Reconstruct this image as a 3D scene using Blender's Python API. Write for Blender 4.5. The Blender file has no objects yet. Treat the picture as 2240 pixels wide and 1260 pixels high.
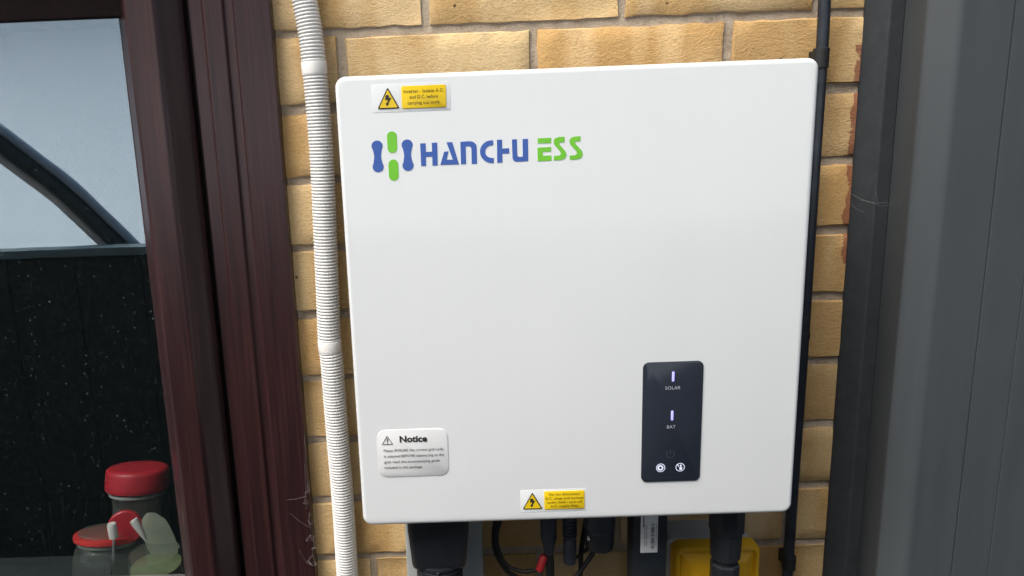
import bpy, bmesh, math, random
from mathutils import Vector, Matrix, noise as mnoise
R = math.radians
random.seed(7)
scene = bpy.context.scene
COL = scene.collection

# ------------------------------------------------------------------ camera
cam_data = bpy.data.cameras.new('camera')
cam = bpy.data.objects.new('camera', cam_data)
COL.objects.link(cam)
cam.location = (0.107, -0.8322, 1.4997)
cam.rotation_euler = (R(77.8614), R(2.1995), R(0.4341))
cam_data.sensor_width = 36.0
cam_data.lens = 27.0
cam_data.shift_x = 0.0700
cam_data.clip_start = 0.01
cam_data.clip_end = 500
scene.camera = cam

# ------------------------------------------------------------------ sky, sun, exposure
SUN_EL, SUN_AZ = R(56), (-0.74, -0.64)
world = bpy.data.worlds.new('World')
scene.world = world
world.use_nodes = True
wn = world.node_tree
bg = wn.nodes['Background']
sky = wn.nodes.new('ShaderNodeTexSky')
sky.sky_type = 'NISHITA'
sky.sun_disc = False
sky.sun_elevation = SUN_EL
sky.sun_rotation = math.atan2(SUN_AZ[0], SUN_AZ[1])
sky.air_density = 1.0
sky.dust_density = 6.0
sky.ozone_density = 1.0
wn.links.new(sky.outputs['Color'], bg.inputs['Color'])
bg.inputs['Strength'].default_value = 0.12
sun_data = bpy.data.lights.new('sun', 'SUN')
sun_data.energy = 2.6
sun_data.angle = R(36)
sun_data.color = (1.0, 0.985, 0.955)
sun = bpy.data.objects.new('sun', sun_data)
COL.objects.link(sun)
az = Vector((SUN_AZ[0], SUN_AZ[1], 0)).normalized()
sdir = az * math.cos(SUN_EL) + Vector((0, 0, math.sin(SUN_EL)))
sun.rotation_euler = sdir.to_track_quat('Z', 'Y').to_euler()
sun.location = (-3, -3, 5)
scene.view_settings.view_transform = 'Standard'
scene.view_settings.look = 'None'
scene.view_settings.gamma = 1.0
scene.view_settings.exposure = 0.60
scene.render.engine = 'CYCLES'
scene.cycles.max_bounces = 10
scene.cycles.transparent_max_bounces = 16

# ------------------------------------------------------------------ material helpers
class NT:
    def __init__(self, name):
        self.m = bpy.data.materials.new(name)
        self.m.use_nodes = True
        self.t = self.m.node_tree
        self.b = self.t.nodes['Principled BSDF']
        self.out = self.t.nodes['Material Output']
    def n(self, typ, **kw):
        nd = self.t.nodes.new(typ)
        for k, v in kw.items():
            if k in nd.inputs.keys() and not hasattr(nd, k): nd.inputs[k].default_value = v
            else: setattr(nd, k, v)
        return nd
    def l(self, a, b): self.t.links.new(a, b)
    def pos(self):
        return self.n('ShaderNodeNewGeometry').outputs['Position']
    def mapping(self, vec, scale=(1, 1, 1), loc=(0, 0, 0)):
        mp = self.n('ShaderNodeMapping')
        mp.inputs['Scale'].default_value = scale
        mp.inputs['Location'].default_value = loc
        self.l(vec, mp.inputs['Vector'])
        return mp.outputs['Vector']
    def noise(self, vec, scale, detail=3, rough=0.5, dist=0.0):
        nd = self.n('ShaderNodeTexNoise')
        nd.inputs['Scale'].default_value = scale
        nd.inputs['Detail'].default_value = detail
        nd.inputs['Roughness'].default_value = rough
        nd.inputs['Distortion'].default_value = dist
        self.l(vec, nd.inputs['Vector'])
        return nd.outputs['Fac']
    def ramp(self, fac, stops):
        nd = self.n('ShaderNodeValToRGB')
        e = nd.color_ramp.elements
        while len(e) < len(stops): e.new(0.5)
        for el, (p, c) in zip(e, stops):
            el.position = p
            el.color = (c, c, c, 1) if isinstance(c, (int, float)) else (*c, 1)
        self.l(fac, nd.inputs['Fac'])
        return nd.outputs['Color']
    def math(self, op, a, b=None, clamp=False):
        nd = self.n('ShaderNodeMath', operation=op)
        nd.use_clamp = clamp
        for i, v in enumerate((a, b)):
            if v is None: continue
            if isinstance(v, (int, float)): nd.inputs[i].default_value = v
            else: self.l(v, nd.inputs[i])
        return nd.outputs[0]
    def mix(self, fac, a, b, blend='MIX'):
        nd = self.n('ShaderNodeMix', data_type='RGBA', blend_type=blend)
        for s, v in ((0, fac), (6, a), (7, b)):
            if isinstance(v, (int, float)): nd.inputs[s].default_value = v
            elif isinstance(v, tuple): nd.inputs[s].default_value = (*v, 1)
            else: self.l(v, nd.inputs[s])
        return nd.outputs[2]
    def bump(self, h, strength, dist, normal=None):
        nd = self.n('ShaderNodeBump')
        nd.inputs['Strength'].default_value = strength
        nd.inputs['Distance'].default_value = dist
        self.l(h, nd.inputs['Height'])
        if normal is not None: self.l(normal, nd.inputs['Normal'])
        self.l(nd.outputs['Normal'], self.b.inputs['Normal'])
        return nd.outputs['Normal']
    def set(self, **kw):
        for k, v in kw.items():
            s = self.b.inputs[k.replace('_', ' ')]
            if isinstance(v, tuple): s.default_value = (*v, 1)
            elif isinstance(v, (int, float)): s.default_value = v
            else: self.l(v, s)
        return self

def plain(name, col, rough=0.5, spec=0.5, metal=0.0, var=0.12, scale=40, bump=0.0, bscale=300):
    """Paint / plastic with mottled colour, uneven gloss and fine relief."""
    t = NT(name)
    p = t.pos()
    f = t.noise(p, scale, 4, 0.6)
    lo = tuple(c * (1 - var) for c in col); hi = tuple(min(1, c * (1 + var)) for c in col)
    t.set(Base_Color=t.ramp(f, [(0.3, lo), (0.7, hi)]), Metallic=metal)
    t.b.inputs['Specular IOR Level'].default_value = spec
    t.set(Roughness=t.ramp(t.noise(p, scale * 2.3, 3), [(0.3, rough * 0.85), (0.7, min(1, rough * 1.15))]))
    if bump: t.bump(t.noise(p, bscale, 3), bump, 0.001)
    return t.m

M = {}
# yellow stock brick with creased face
t = NT('buff_brick'); p = t.pos()
oi = t.n('ShaderNodeObjectInfo')
off = t.n('ShaderNodeVectorMath', operation='SCALE'); off.inputs[0].default_value = (7.3, 3.1, 5.7)
t.l(oi.outputs['Random'], off.inputs['Scale'])
pv = t.n('ShaderNodeVectorMath', operation='ADD'); t.l(p, pv.inputs[0]); t.l(off.outputs[0], pv.inputs[1])
pv = pv.outputs[0]
base = t.ramp(oi.outputs['Random'], [(0.0, (0.68, 0.485, 0.245)), (0.25, (0.72, 0.545, 0.295)), (0.5, (0.64, 0.455, 0.225)), (0.75, (0.71, 0.51, 0.265)), (1.0, (0.64, 0.47, 0.255))])
band = t.noise(t.mapping(pv, (20, 6, 4)), 1.0, 2, 0.5)
base = t.mix(t.ramp(band, [(0.44, 0.0), (0.58, 0.9)]), base, (0.55, 0.35, 0.145))
pale = t.noise(t.mapping(pv, (14, 10, 10)), 1.0, 3, 0.6)
base = t.mix(t.ramp(pale, [(0.52, 0.0), (0.72, 0.55)]), base, (0.72, 0.54, 0.30))
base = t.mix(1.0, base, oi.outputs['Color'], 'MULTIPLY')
grain = t.noise(t.mapping(pv, (1, 1, 1.5)), 420, 4, 0.62)
base = t.mix(0.55, base, t.ramp(grain, [(0.30, (0.35, 0.33, 0.30)), (0.5, (0.5, 0.5, 0.5)), (0.72, (0.62, 0.62, 0.62))]), 'OVERLAY')
crease = t.noise(t.mapping(pv, (120, 120, 250)), 1.0, 4, 0.65, 1.2)
base = t.mix(t.ramp(crease, [(0.26, 0.30), (0.42, 0.0)]), base, (0.22, 0.13, 0.05))
vor = t.n('ShaderNodeTexVoronoi'); vor.inputs['Scale'].default_value = 42; t.l(pv, vor.inputs['Vector'])
pit = t.ramp(vor.outputs['Distance'], [(0.045, 1.0), (0.075, 0.0)])
keep = t.ramp(t.noise(pv, 30, 2), [(0.55, 0.0), (0.58, 1.0)])
pit = t.math('MULTIPLY', pit, keep)
base = t.mix(t.math('MULTIPLY', pit, 0.85), base, (0.035, 0.026, 0.02))
sep = t.n('ShaderNodeSeparateXYZ'); t.l(p, sep.inputs[0])
# old red paint smeared on the brick ends next to the boxing
wob = t.noise(t.mapping(p, (75, 75, 40)), 1.0, 6, 0.75)
edge = t.math('ADD', sep.outputs['X'], t.math('MULTIPLY', t.math('SUBTRACT', wob, 0.5), 0.022))
m1 = t.math('GREATER_THAN', edge, 0.5335)
zr = t.math('MULTIPLY', t.math('GREATER_THAN', sep.outputs['Z'], 1.332), t.math('LESS_THAN', sep.outputs['Z'], 1.562))
brk = t.math('GREATER_THAN', t.noise(p, 330, 3, 0.7), t.math('MULTIPLY', t.math('SUBTRACT', 1.53, sep.outputs['Z']), 2.6, True))
pm = t.math('MULTIPLY', t.math('MULTIPLY', m1, zr), t.math('MAXIMUM', brk, t.math('GREATER_THAN', edge, 0.536)))
base = t.mix(t.math('MULTIPLY', pm, 0.72), base, (0.19, 0.036, 0.028))
t.set(Base_Color=base, Roughness=0.92)
t.b.inputs['Specular IOR Level'].default_value = 0.2
h = t.math('ADD', t.math('MULTIPLY', crease, 0.8), t.math('MULTIPLY', grain, 0.55))
h = t.math('SUBTRACT', h, t.math('MULTIPLY', pit, 1.2))
t.bump(h, 0.75, 0.0017)
M['brick'] = t.m

t = NT('mortar'); p = t.pos()
c = t.ramp(t.noise(p, 60, 5, 0.65), [(0.3, (0.38, 0.315, 0.24)), (0.7, (0.54, 0.455, 0.35))])
g = t.noise(p, 900, 3, 0.7)
c = t.mix(0.5, c, t.ramp(g, [(0.3, (0.36, 0.36, 0.36)), (0.7, (0.6, 0.6, 0.6))]), 'OVERLAY')
t.set(Base_Color=c, Roughness=0.95); t.b.inputs['Specular IOR Level'].default_value = 0.15
t.bump(t.math('ADD', g, t.math('MULTIPLY', t.noise(p, 160, 3), 1.6)), 0.8, 0.0018)
M['mortar'] = t.m

# rosewood grain foil on the window
t = NT('rosewood_foil'); p = t.pos()
g1 = t.noise(t.mapping(p, (190, 190, 5)), 1.0, 4, 0.62, 0.5)
g2 = t.noise(t.mapping(p, (700, 700, 14)), 1.0, 3, 0.6, 0.2)
c = t.ramp(g1, [(0.30, (0.0165, 0.0070, 0.0078)), (0.52, (0.032, 0.0120, 0.0130)), (0.72, (0.050, 0.0190, 0.0185))])
c = t.mix(t.ramp(g2, [(0.50, 0.0), (0.75, 0.5)]), c, (0.012, 0.006, 0.007))
t.set(Base_Color=c, Roughness=t.ramp(g2, [(0.3, 0.28), (0.7, 0.38)]))
t.b.inputs['Specular IOR Level'].default_value = 0.55
t.bump(t.math('ADD', t.math('MULTIPLY', g1, 0.6), g2), 0.10, 0.0006)
M['foil'] = t.m

# double glazed pane: mirror coat over clear glass, rain specks
t = NT('window_glass'); p = t.pos()
lw = t.n('ShaderNodeLayerWeight'); lw.inputs['Blend'].default_value = 0.5
fac = t.math('ADD', t.math('MULTIPLY', t.math('POWER', lw.outputs['Facing'], 4.0), 0.6), 0.19, True)
tr = t.n('ShaderNodeBsdfTransparent'); tr.inputs['Color'].default_value = (0.985, 1.0, 0.995, 1)
gl = t.n('ShaderNodeBsdfGlossy'); gl.inputs['Roughness'].default_value = 0.012; gl.inputs['Color'].default_value = (0.76, 0.90, 1.0, 1)
nb = t.n('ShaderNodeBump'); nb.inputs['Strength'].default_value = 0.02; nb.inputs['Distance'].default_value = 0.003
t.l(t.noise(p, 9, 2), nb.inputs['Height']); t.l(nb.outputs[0], gl.inputs['Normal'])
ms = t.n('ShaderNodeMixShader'); t.l(fac, ms.inputs[0]); t.l(tr.outputs[0], ms.inputs[1]); t.l(gl.outputs[0], ms.inputs[2])
df = t.n('ShaderNodeBsdfDiffuse'); df.inputs['Color'].default_value = (0.36, 0.45, 0.46, 1)
v1 = t.n('ShaderNodeTexVoronoi'); v1.inputs['Scale'].default_value = 170; t.l(t.mapping(p, (1, 1, 0.8)), v1.inputs['Vector'])
sp = t.ramp(v1.outputs['Distance'], [(0.06, 1.0), (0.20, 0.0)])
sp = t.math('MULTIPLY', sp, t.ramp(t.noise(p, 55, 3, 0.7), [(0.48, 0.0), (0.78, 0.32)]))
st = t.ramp(t.noise(t.mapping(p, (260, 260, 16)), 1.0, 4, 0.7), [(0.64, 0.0), (0.85, 0.06)])
film = t.ramp(t.noise(p, 160, 4, 0.75), [(0.5, 0.0), (0.95, 0.015)])
dm = t.math('ADD', t.math('ADD', t.math('ADD', sp, st), film), 0.004, True)
ms2 = t.n('ShaderNodeMixShader'); t.l(dm, ms2.inputs[0]); t.l(ms.outputs[0], ms2.inputs[1]); t.l(df.outputs[0], ms2.inputs[2])
t.l(ms2.outputs[0], t.out.inputs['Surface'])
M['glass'] = t.m

# clear jar glass
t = NT('jar_glass')
fr = t.n('ShaderNodeLayerWeight'); fr.inputs['Blend'].default_value = 0.5
tr = t.n('ShaderNodeBsdfTransparent'); tr.inputs['Color'].default_value = (0.93, 0.96, 0.94, 1)
gl = t.n('ShaderNodeBsdfGlossy'); gl.inputs['Roughness'].default_value = 0.04
ms = t.n('ShaderNodeMixShader'); t.l(t.math('ADD', t.math('MULTIPLY', t.math('POWER', fr.outputs['Facing'], 3.0), 0.7), 0.05, True), ms.inputs[0]); t.l(tr.outputs[0], ms.inputs[1]); t.l(gl.outputs[0], ms.inputs[2])
df = t.n('ShaderNodeBsdfDiffuse'); df.inputs['Color'].default_value = (0.45, 0.50, 0.44, 1)
ms2 = t.n('ShaderNodeMixShader'); ms2.inputs[0].default_value = 0.11
t.l(ms.outputs[0], ms2.inputs[1]); t.l(df.outputs[0], ms2.inputs[2]); t.l(ms2.outputs[0], t.out.inputs['Surface'])
M['jar'] = t.m

# gloss white powder coat with faint orange peel
t = NT('white_powder_coat'); p = t.pos()
c = t.ramp(t.math('ADD', t.math('MULTIPLY', t.noise(p, 6, 3), 0.6), t.math('MULTIPLY', t.noise(t.mapping(p, (45, 45, 3)), 1.0, 5, 0.7), 0.4)), [(0.3, (0.685, 0.722, 0.730)), (0.7, (0.712, 0.745, 0.754))])
t.set(Base_Color=c, Roughness=t.ramp(t.noise(p, 30, 3), [(0.3, 0.10), (0.7, 0.15)]))
t.b.inputs['Specular IOR Level'].default_value = 0.5
t.bump(t.noise(p, 260, 2), 0.035, 0.001)
M['white'] = t.m

# anthracite painted timber with brush marks, dust
t = NT('anthracite_paint'); p = t.pos()
br = t.noise(t.mapping(p, (90, 90, 4.0)), 1.0, 4, 0.55, 0.3)
cl = t.noise(p, 7, 4, 0.6)
c = t.ramp(t.math('ADD', t.math('MULTIPLY', br, 0.5), t.math('MULTIPLY', cl, 0.5)), [(0.30, (0.050, 0.058, 0.064)), (0.70, (0.062, 0.071, 0.078))])
v = t.n('ShaderNodeTexVoronoi'); v.inputs['Scale'].default_value = 26; t.l(p, v.inputs['Vector'])
dust = t.math('MULTIPLY', t.ramp(v.outputs['Distance'], [(0.03, 1.0), (0.06, 0.0)]), t.ramp(t.noise(p, 21, 2), [(0.54, 0.0), (0.57, 0.8)]))
c = t.mix(dust, c, t.ramp(t.noise(p, 13, 1), [(0.49, (0.006, 0.007, 0.008)), (0.51, (0.30, 0.31, 0.30))]))
t.set(Base_Color=c, Roughness=t.ramp(br, [(0.3, 0.50), (0.7, 0.62)]))
t.b.inputs['Specular IOR Level'].default_value = 0.32
t.bump(t.math('ADD', br, t.math('MULTIPLY', t.noise(p, 420, 2), 0.4)), 0.10, 0.0006)
M['anth'] = t.m
M['edge_shade'] = plain('edge_shade_grey', (0.018, 0.023, 0.028), 0.75, var=0.2, scale=60, bump=0.15)  # near-black colour carries the shade at the boxing's edge

M['conduit'] = plain('white_conduit_pvc', (0.66, 0.66, 0.635), 0.45, var=0.06, scale=25)
M['clip'] = plain('white_clip_pvc', (0.80, 0.79, 0.76), 0.38, var=0.05, scale=60)
M['black'] = plain('black_plastic', (0.016, 0.020, 0.026), 0.42, var=0.25, scale=50, bump=0.1, bscale=700)
M['black_pipe'] = plain('black_pipe_pvc', (0.017, 0.022, 0.030), 0.34, var=0.4, scale=60, bump=0.12, bscale=240)
M['rubber'] = plain('black_rubber', (0.010, 0.011, 0.012), 0.6, var=0.2)
M['slate'] = plain('slate_plastic', (0.030, 0.037, 0.052), 0.45, var=0.2)
M['grey_body'] = plain('grey_cast_alloy', (0.13, 0.135, 0.14), 0.5, metal=0.4, var=0.1)
M['grey_box'] = plain('pale_grey_plastic', (0.36, 0.38, 0.38), 0.45, var=0.08, scale=20)
M['yellow_box'] = plain('yellow_plastic', (0.72, 0.40, 0.010), 0.38, var=0.07, scale=20)
M['red_cap'] = plain('red_plastic_cap', (0.45, 0.022, 0.028), 0.4, var=0.15)
M['red_lid'] = plain('red_jar_lid', (0.52, 0.026, 0.040), 0.42, var=0.12, scale=30)
M['red_rubber'] = plain('red_rubber_ring', (0.66, 0.045, 0.04), 0.45, var=0.12)
M['pale_green'] = plain('pale_green_plastic', (0.62, 0.67, 0.55), 0.5, var=0.08)
M['chrome'] = plain('steel_wire', (0.55, 0.55, 0.56), 0.3, metal=1.0)
M['white_sticker'] = plain('white_vinyl', (0.72, 0.74, 0.75), 0.16, var=0.02)
M['grey_sticker'] = plain('light_grey_vinyl', (0.715, 0.735, 0.74), 0.22, var=0.03)
M['yellow_sticker'] = plain('yellow_vinyl', (0.78, 0.55, 0.012), 0.32, var=0.04)
M['ink'] = plain('black_ink', (0.022, 0.020, 0.018), 0.5, var=0.2)
M['brown_ink'] = plain('dark_ink_on_yellow', (0.16, 0.11, 0.012), 0.5, var=0.2)
M['grey_ink'] = plain('grey_ink', (0.10, 0.10, 0.10), 0.5, var=0.2)
M['blue_ink'] = plain('blue_print', (0.045, 0.115, 0.41), 0.35, var=0.06)
M['green_ink'] = plain('green_print', (0.17, 0.56, 0.035), 0.35, var=0.06)
M['panel_ink'] = plain('silver_print', (0.42, 0.45, 0.50), 0.4, var=0.05)
M['dim_ink'] = plain('unlit_print', (0.055, 0.062, 0.075), 0.4, var=0.05)
M['display'] = plain('dark_gloss_acrylic', (0.022, 0.028, 0.040), 0.12, var=0.1, scale=10)
M['web'] = plain('cobweb_silk', (0.30, 0.29, 0.27), 0.8, var=0.2)
M['sill'] = plain('sill_laminate', (0.030, 0.040, 0.042), 0.85, spec=0.2, var=0.2)
M['bead'] = plain('silver_spacer', (0.50, 0.50, 0.48), 0.35, metal=0.6, var=0.1)
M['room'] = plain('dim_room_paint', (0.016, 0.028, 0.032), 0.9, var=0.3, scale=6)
M['ground'] = plain('tarmac', (0.032, 0.033, 0.034), 0.9, var=0.3, scale=30, bump=0.4, bscale=200)
M['fence'] = plain('dark_green_fence_paint', (0.006, 0.017, 0.021), 0.7, var=0.3, scale=12)
M['rail'] = plain('pale_green_rail_paint', (0.13, 0.20, 0.22), 0.5, var=0.15, scale=12)
M['brace_highlight'] = plain('highlight_blue_grey', (0.36, 0.46, 0.56), 0.5, var=0.12, scale=12)  # pale colour for the highlight along the green brace
M['beige'] = plain('beige_timber', (0.68, 0.64, 0.60), 0.7, var=0.12, scale=12)
M['brace'] = plain('green_steel_paint', (0.018, 0.040, 0.045), 0.30, var=0.2, scale=12)
M['rim'] = plain('thick_glass_edge', (0.30, 0.34, 0.31), 0.15, var=0.2)
M['greenery'] = plain('pickle_green', (0.22, 0.26, 0.13), 0.5, var=0.3)
t = NT('ribbed_roof_sheet'); p = t.pos()
wv = t.n('ShaderNodeTexWave', wave_type='BANDS', bands_direction='X'); wv.inputs['Scale'].default_value = 16.0; t.l(p, wv.inputs['Vector'])
t.set(Base_Color=t.ramp(wv.outputs['Fac'], [(0.2, (0.72, 0.79, 0.83)), (0.8, (0.77, 0.84, 0.88))]), Roughness=0.5)
t.bump(wv.outputs['Fac'], 0.06, 0.01)
M['sheet'] = t.m
for nm, col, st in (('led', (0.26, 0.27, 1.0), 0.85), ('icon_lit', (0.72, 0.80, 0.95), 0.55)):
    t = NT(nm); t.set(Base_Color=(0.3, 0.3, 0.4), Emission_Color=col); t.b.inputs['Emission Strength'].default_value = st
    M[nm] = t.m

# ------------------------------------------------------------------ object helpers
BASE = {}
def thing(name, label, cat, base=(0, 0, 0), group=None):
    o = bpy.data.objects.new(name, None)
    o.empty_display_size = 0.05
    o.location = base
    COL.objects.link(o)
    o['label'] = label; o['category'] = cat
    if group: o['group'] = group
    BASE[o.name] = Vector(base)
    return o
def link(name, me, mat, parent=None, label=None):
    o = bpy.data.objects.new(name, me)
    COL.objects.link(o)
    if mat and not me.materials: me.materials.append(M[mat])
    if parent:
        o.parent = parent
        b = BASE[parent.name]
        me.transform(Matrix.Translation(-b))
        BASE[o.name] = b
    else: BASE[o.name] = Vector((0, 0, 0))
    if label: o['label'] = label
    return o
def from_bm(name, bm, mat, parent=None, smooth=False, label=None, angle=40):
    bmesh.ops.recalc_face_normals(bm, faces=bm.faces)
    me = bpy.data.meshes.new(name)
    bm.to_mesh(me); bm.free()
    if smooth:
        me.polygons.foreach_set('use_smooth', [len(q.vertices) < 9 for q in me.polygons])
        me.set_sharp_from_angle(angle=R(angle))
    return link(name, me, mat, parent, label)
def structure(o):
    o['kind'] = 'structure'
    return o
def tag(o, label, cat, group=None):
    o['label'] = label; o['category'] = cat
    if group: o['group'] = group
    return o
def add_box(bm, x0, x1, y0, y1, z0, z1):
    vs = [bm.verts.new((x, y, z)) for x in (x0, x1) for y in (y0, y1) for z in (z0, z1)]
    for f in ((0, 1, 3, 2), (4, 6, 7, 5), (0, 4, 5, 1), (2, 3, 7, 6), (0, 2, 6, 4), (1, 5, 7, 3)):
        bm.faces.new([vs[i] for i in f])
    return vs
def box(name, x0, x1, y0, y1, z0, z1, mat, parent=None, bev=0.0, segs=2, label=None):
    bm = bmesh.new(); add_box(bm, x0, x1, y0, y1, z0, z1)
    if bev: bmesh.ops.bevel(bm, geom=bm.edges[:], offset=bev, segments=segs, affect='EDGES', profile=0.5)
    return from_bm(name, bm, mat, parent, False, label)
def add_tube(bm, pts, radii, segs=12, caps=True):
    pts = [Vector(p) for p in pts]
    if isinstance(radii, (int, float)): radii = [radii] * len(pts)
    prev = None; up = None
    for i, p in enumerate(pts):
        d = (pts[min(i + 1, len(pts) - 1)] - pts[max(i - 1, 0)]).normalized()
        if up is None:
            up = d.cross(Vector((0, 1, 0)))
            if up.length < 0.1: up = d.cross(Vector((1, 0, 0)))
            up.normalize()
        else: up = (up - d * up.dot(d)).normalized()
        s = d.cross(up)
        ring = [bm.verts.new(p + (up * math.cos(2 * math.pi * k / segs) + s * math.sin(2 * math.pi * k / segs)) * radii[i]) for k in range(segs)]
        if prev:
            for k in range(segs): bm.faces.new((prev[k], prev[(k + 1) % segs], ring[(k + 1) % segs], ring[k]))
        elif caps: bm.faces.new(ring[::-1])
        prev = ring
    if caps: bm.faces.new(prev)
def spline(pts, n=12):
    P = [Vector(p) for p in pts]; P = [P[0] * 2 - P[1]] + P + [P[-1] * 2 - P[-2]]
    out = []
    for i in range(1, len(P) - 2):
        for k in range(n):
            u = k / n; a, b, c, d = P[i - 1:i + 3]
            out.append(0.5 * (2 * b + (c - a) * u + (2 * a - 5 * b + 4 * c - d) * u * u + (3 * b - a - 3 * c + d) * u ** 3))
    return out + [P[-2]]
def tube(name, pts, r, mat, parent=None, segs=12, n=0, label=None):
    bm = bmesh.new(); add_tube(bm, spline(pts, n) if n else pts, r, segs)
    return from_bm(name, bm, mat, parent, True, label)
def lathe(name, prof, cx, cy, mat, parent=None, segs=36, label=None, cap=True):
    """prof: (radius, z) from bottom to top."""
    bm = bmesh.new(); prev = None
    for r, z in prof:
        ring = [bm.verts.new((cx + r * math.cos(2 * math.pi * k / segs), cy + r * math.sin(2 * math.pi * k / segs), z)) for k in range(segs)]
        if prev:
            for k in range(segs): bm.faces.new((prev[k], prev[(k + 1) % segs], ring[(k + 1) % segs], ring[k]))
        elif cap: bm.faces.new(ring)
        prev = ring
    if cap: bm.faces.new(prev)
    return from_bm(name, bm, mat, parent, True, label)
def rrect(x0, x1, z0, z1, r, n=6):
    out = []
    for cx, cz, a0 in ((x1 - r, z1 - r, 0), (x0 + r, z1 - r, 90), (x0 + r, z0 + r, 180), (x1 - r, z0 + r, 270)):
        for k in range(n + 1):
            a = R(a0 + 90 * k / n)
            out.append((cx + r * math.cos(a), cz + r * math.sin(a)))
    return out
def plate(name, x0, x1, z0, z1, r, yb, yf, mat, parent=None, label=None, edge=None, n=6):
    """Rounded-corner slab facing the viewer (yf) with a softened rim; edge: list of (inset, y)."""
    if edge is None:
        e = min(abs(yb - yf) * 0.5, 0.002)
        edge = [(0, yb), (0, yf + e), (e * 0.3, yf + e * 0.3), (e, yf)]
    bm = bmesh.new(); prev = None
    for ins, y in edge:
        ring = [bm.verts.new((x, y, z)) for x, z in rrect(x0 + ins, x1 - ins, z0 + ins, z1 - ins, max(r - ins, 0.0002), n)]
        if prev:
            m = len(ring)
            for k in range(m): bm.faces.new((prev[k], prev[(k + 1) % m], ring[(k + 1) % m], ring[k]))
        else: bm.faces.new(ring)
        prev = ring
    bm.faces.new(prev)
    return from_bm(name, bm, mat, parent, True, label)
def poly(name, loops, y, mat, parent=None, label=None, thick=0.0002):
    """Flat print: outlines in metres (x, z) on the plane y, a hair thick."""
    bm = bmesh.new()
    for lp in loops:
        a = [bm.verts.new((x, y, z)) for x, z in lp]
        b = [bm.verts.new((x, y + thick, z)) for x, z in lp]
        bm.faces.new(a)
        for k in range(len(lp)):
            j = (k + 1) % len(lp)
            bm.faces.new((a[k], a[j], b[j], b[k]))
    return from_bm(name, bm, mat, parent, False, label)
def text(name, body, x, z, size, y, mat, parent, align='CENTER', width=None, bold=0.0, rot=0.0):
    cu = bpy.data.curves.new(name, 'FONT')
    cu.body = body; cu.size = size; cu.align_x = align; cu.align_y = 'CENTER'
    cu.offset = bold * size; cu.resolution_u = 3
    tmp = bpy.data.objects.new(name + '_tmp', cu); COL.objects.link(tmp)
    bpy.context.view_layer.update()
    me = bpy.data.meshes.new_from_object(tmp.evaluated_get(bpy.context.evaluated_depsgraph_get()))
    bpy.data.objects.remove(tmp)
    me.name = name; me.materials.clear()
    sx = 1.0
    if width and me.vertices:
        xs = [v.co.x for v in me.vertices]; sx = width / max(1e-6, max(xs) - min(xs))
    me.transform(Matrix.Translation((x, y, z)) @ Matrix.Rotation(R(90), 4, 'X') @ Matrix.Rotation(rot, 4, 'Z') @ Matrix.Diagonal((sx, 1, 1, 1)))
    return link(name, me, mat, parent)
def circle(cx, cz, r, n=20, a0=0, a1=360):
    return [(cx + r * math.cos(R(a0 + (a1 - a0) * k / n)), cz + r * math.sin(R(a0 + (a1 - a0) * k / n))) for k in range(n if a1 - a0 == 360 else n + 1)]
def ring_band(name, cx, cz, r0, r1, y, mat, parent, a0=0, a1=360, n=28):
    bm = bmesh.new(); pv = None
    for k in range(n + 1):
        a = R(a0 + (a1 - a0) * k / n)
        cur = [bm.verts.new((cx + r * math.cos(a), y, cz + r * math.sin(a))) for r in (r0, r1)]
        if pv: bm.faces.new((pv[0], pv[1], cur[1], cur[0]))
        pv = cur
    return from_bm(name, bm, mat, parent)

# ------------------------------------------------------------------ setting
bm = bmesh.new(); bmesh.ops.create_grid(bm, x_segments=2, y_segments=2, size=60)
structure(from_bm('ground', bm, 'ground'))

# room behind the window (closed, so only the window lights it)
def slab(name, *a):
    return structure(box(name, *a))
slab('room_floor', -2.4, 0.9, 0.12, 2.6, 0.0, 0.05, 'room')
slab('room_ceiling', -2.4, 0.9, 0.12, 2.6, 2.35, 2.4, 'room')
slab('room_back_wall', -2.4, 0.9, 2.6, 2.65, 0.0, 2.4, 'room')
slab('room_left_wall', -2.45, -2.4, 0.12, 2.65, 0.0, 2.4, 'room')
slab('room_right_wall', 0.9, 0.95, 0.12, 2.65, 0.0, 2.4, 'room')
WX0, WX1, WZ0, WZ1 = -1.155, -0.0670, 0.89, 1.745     # window opening
slab('windowsill', WX0, WX1, 0.0231, 0.16, 0.885, 0.913, 'sill')

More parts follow.
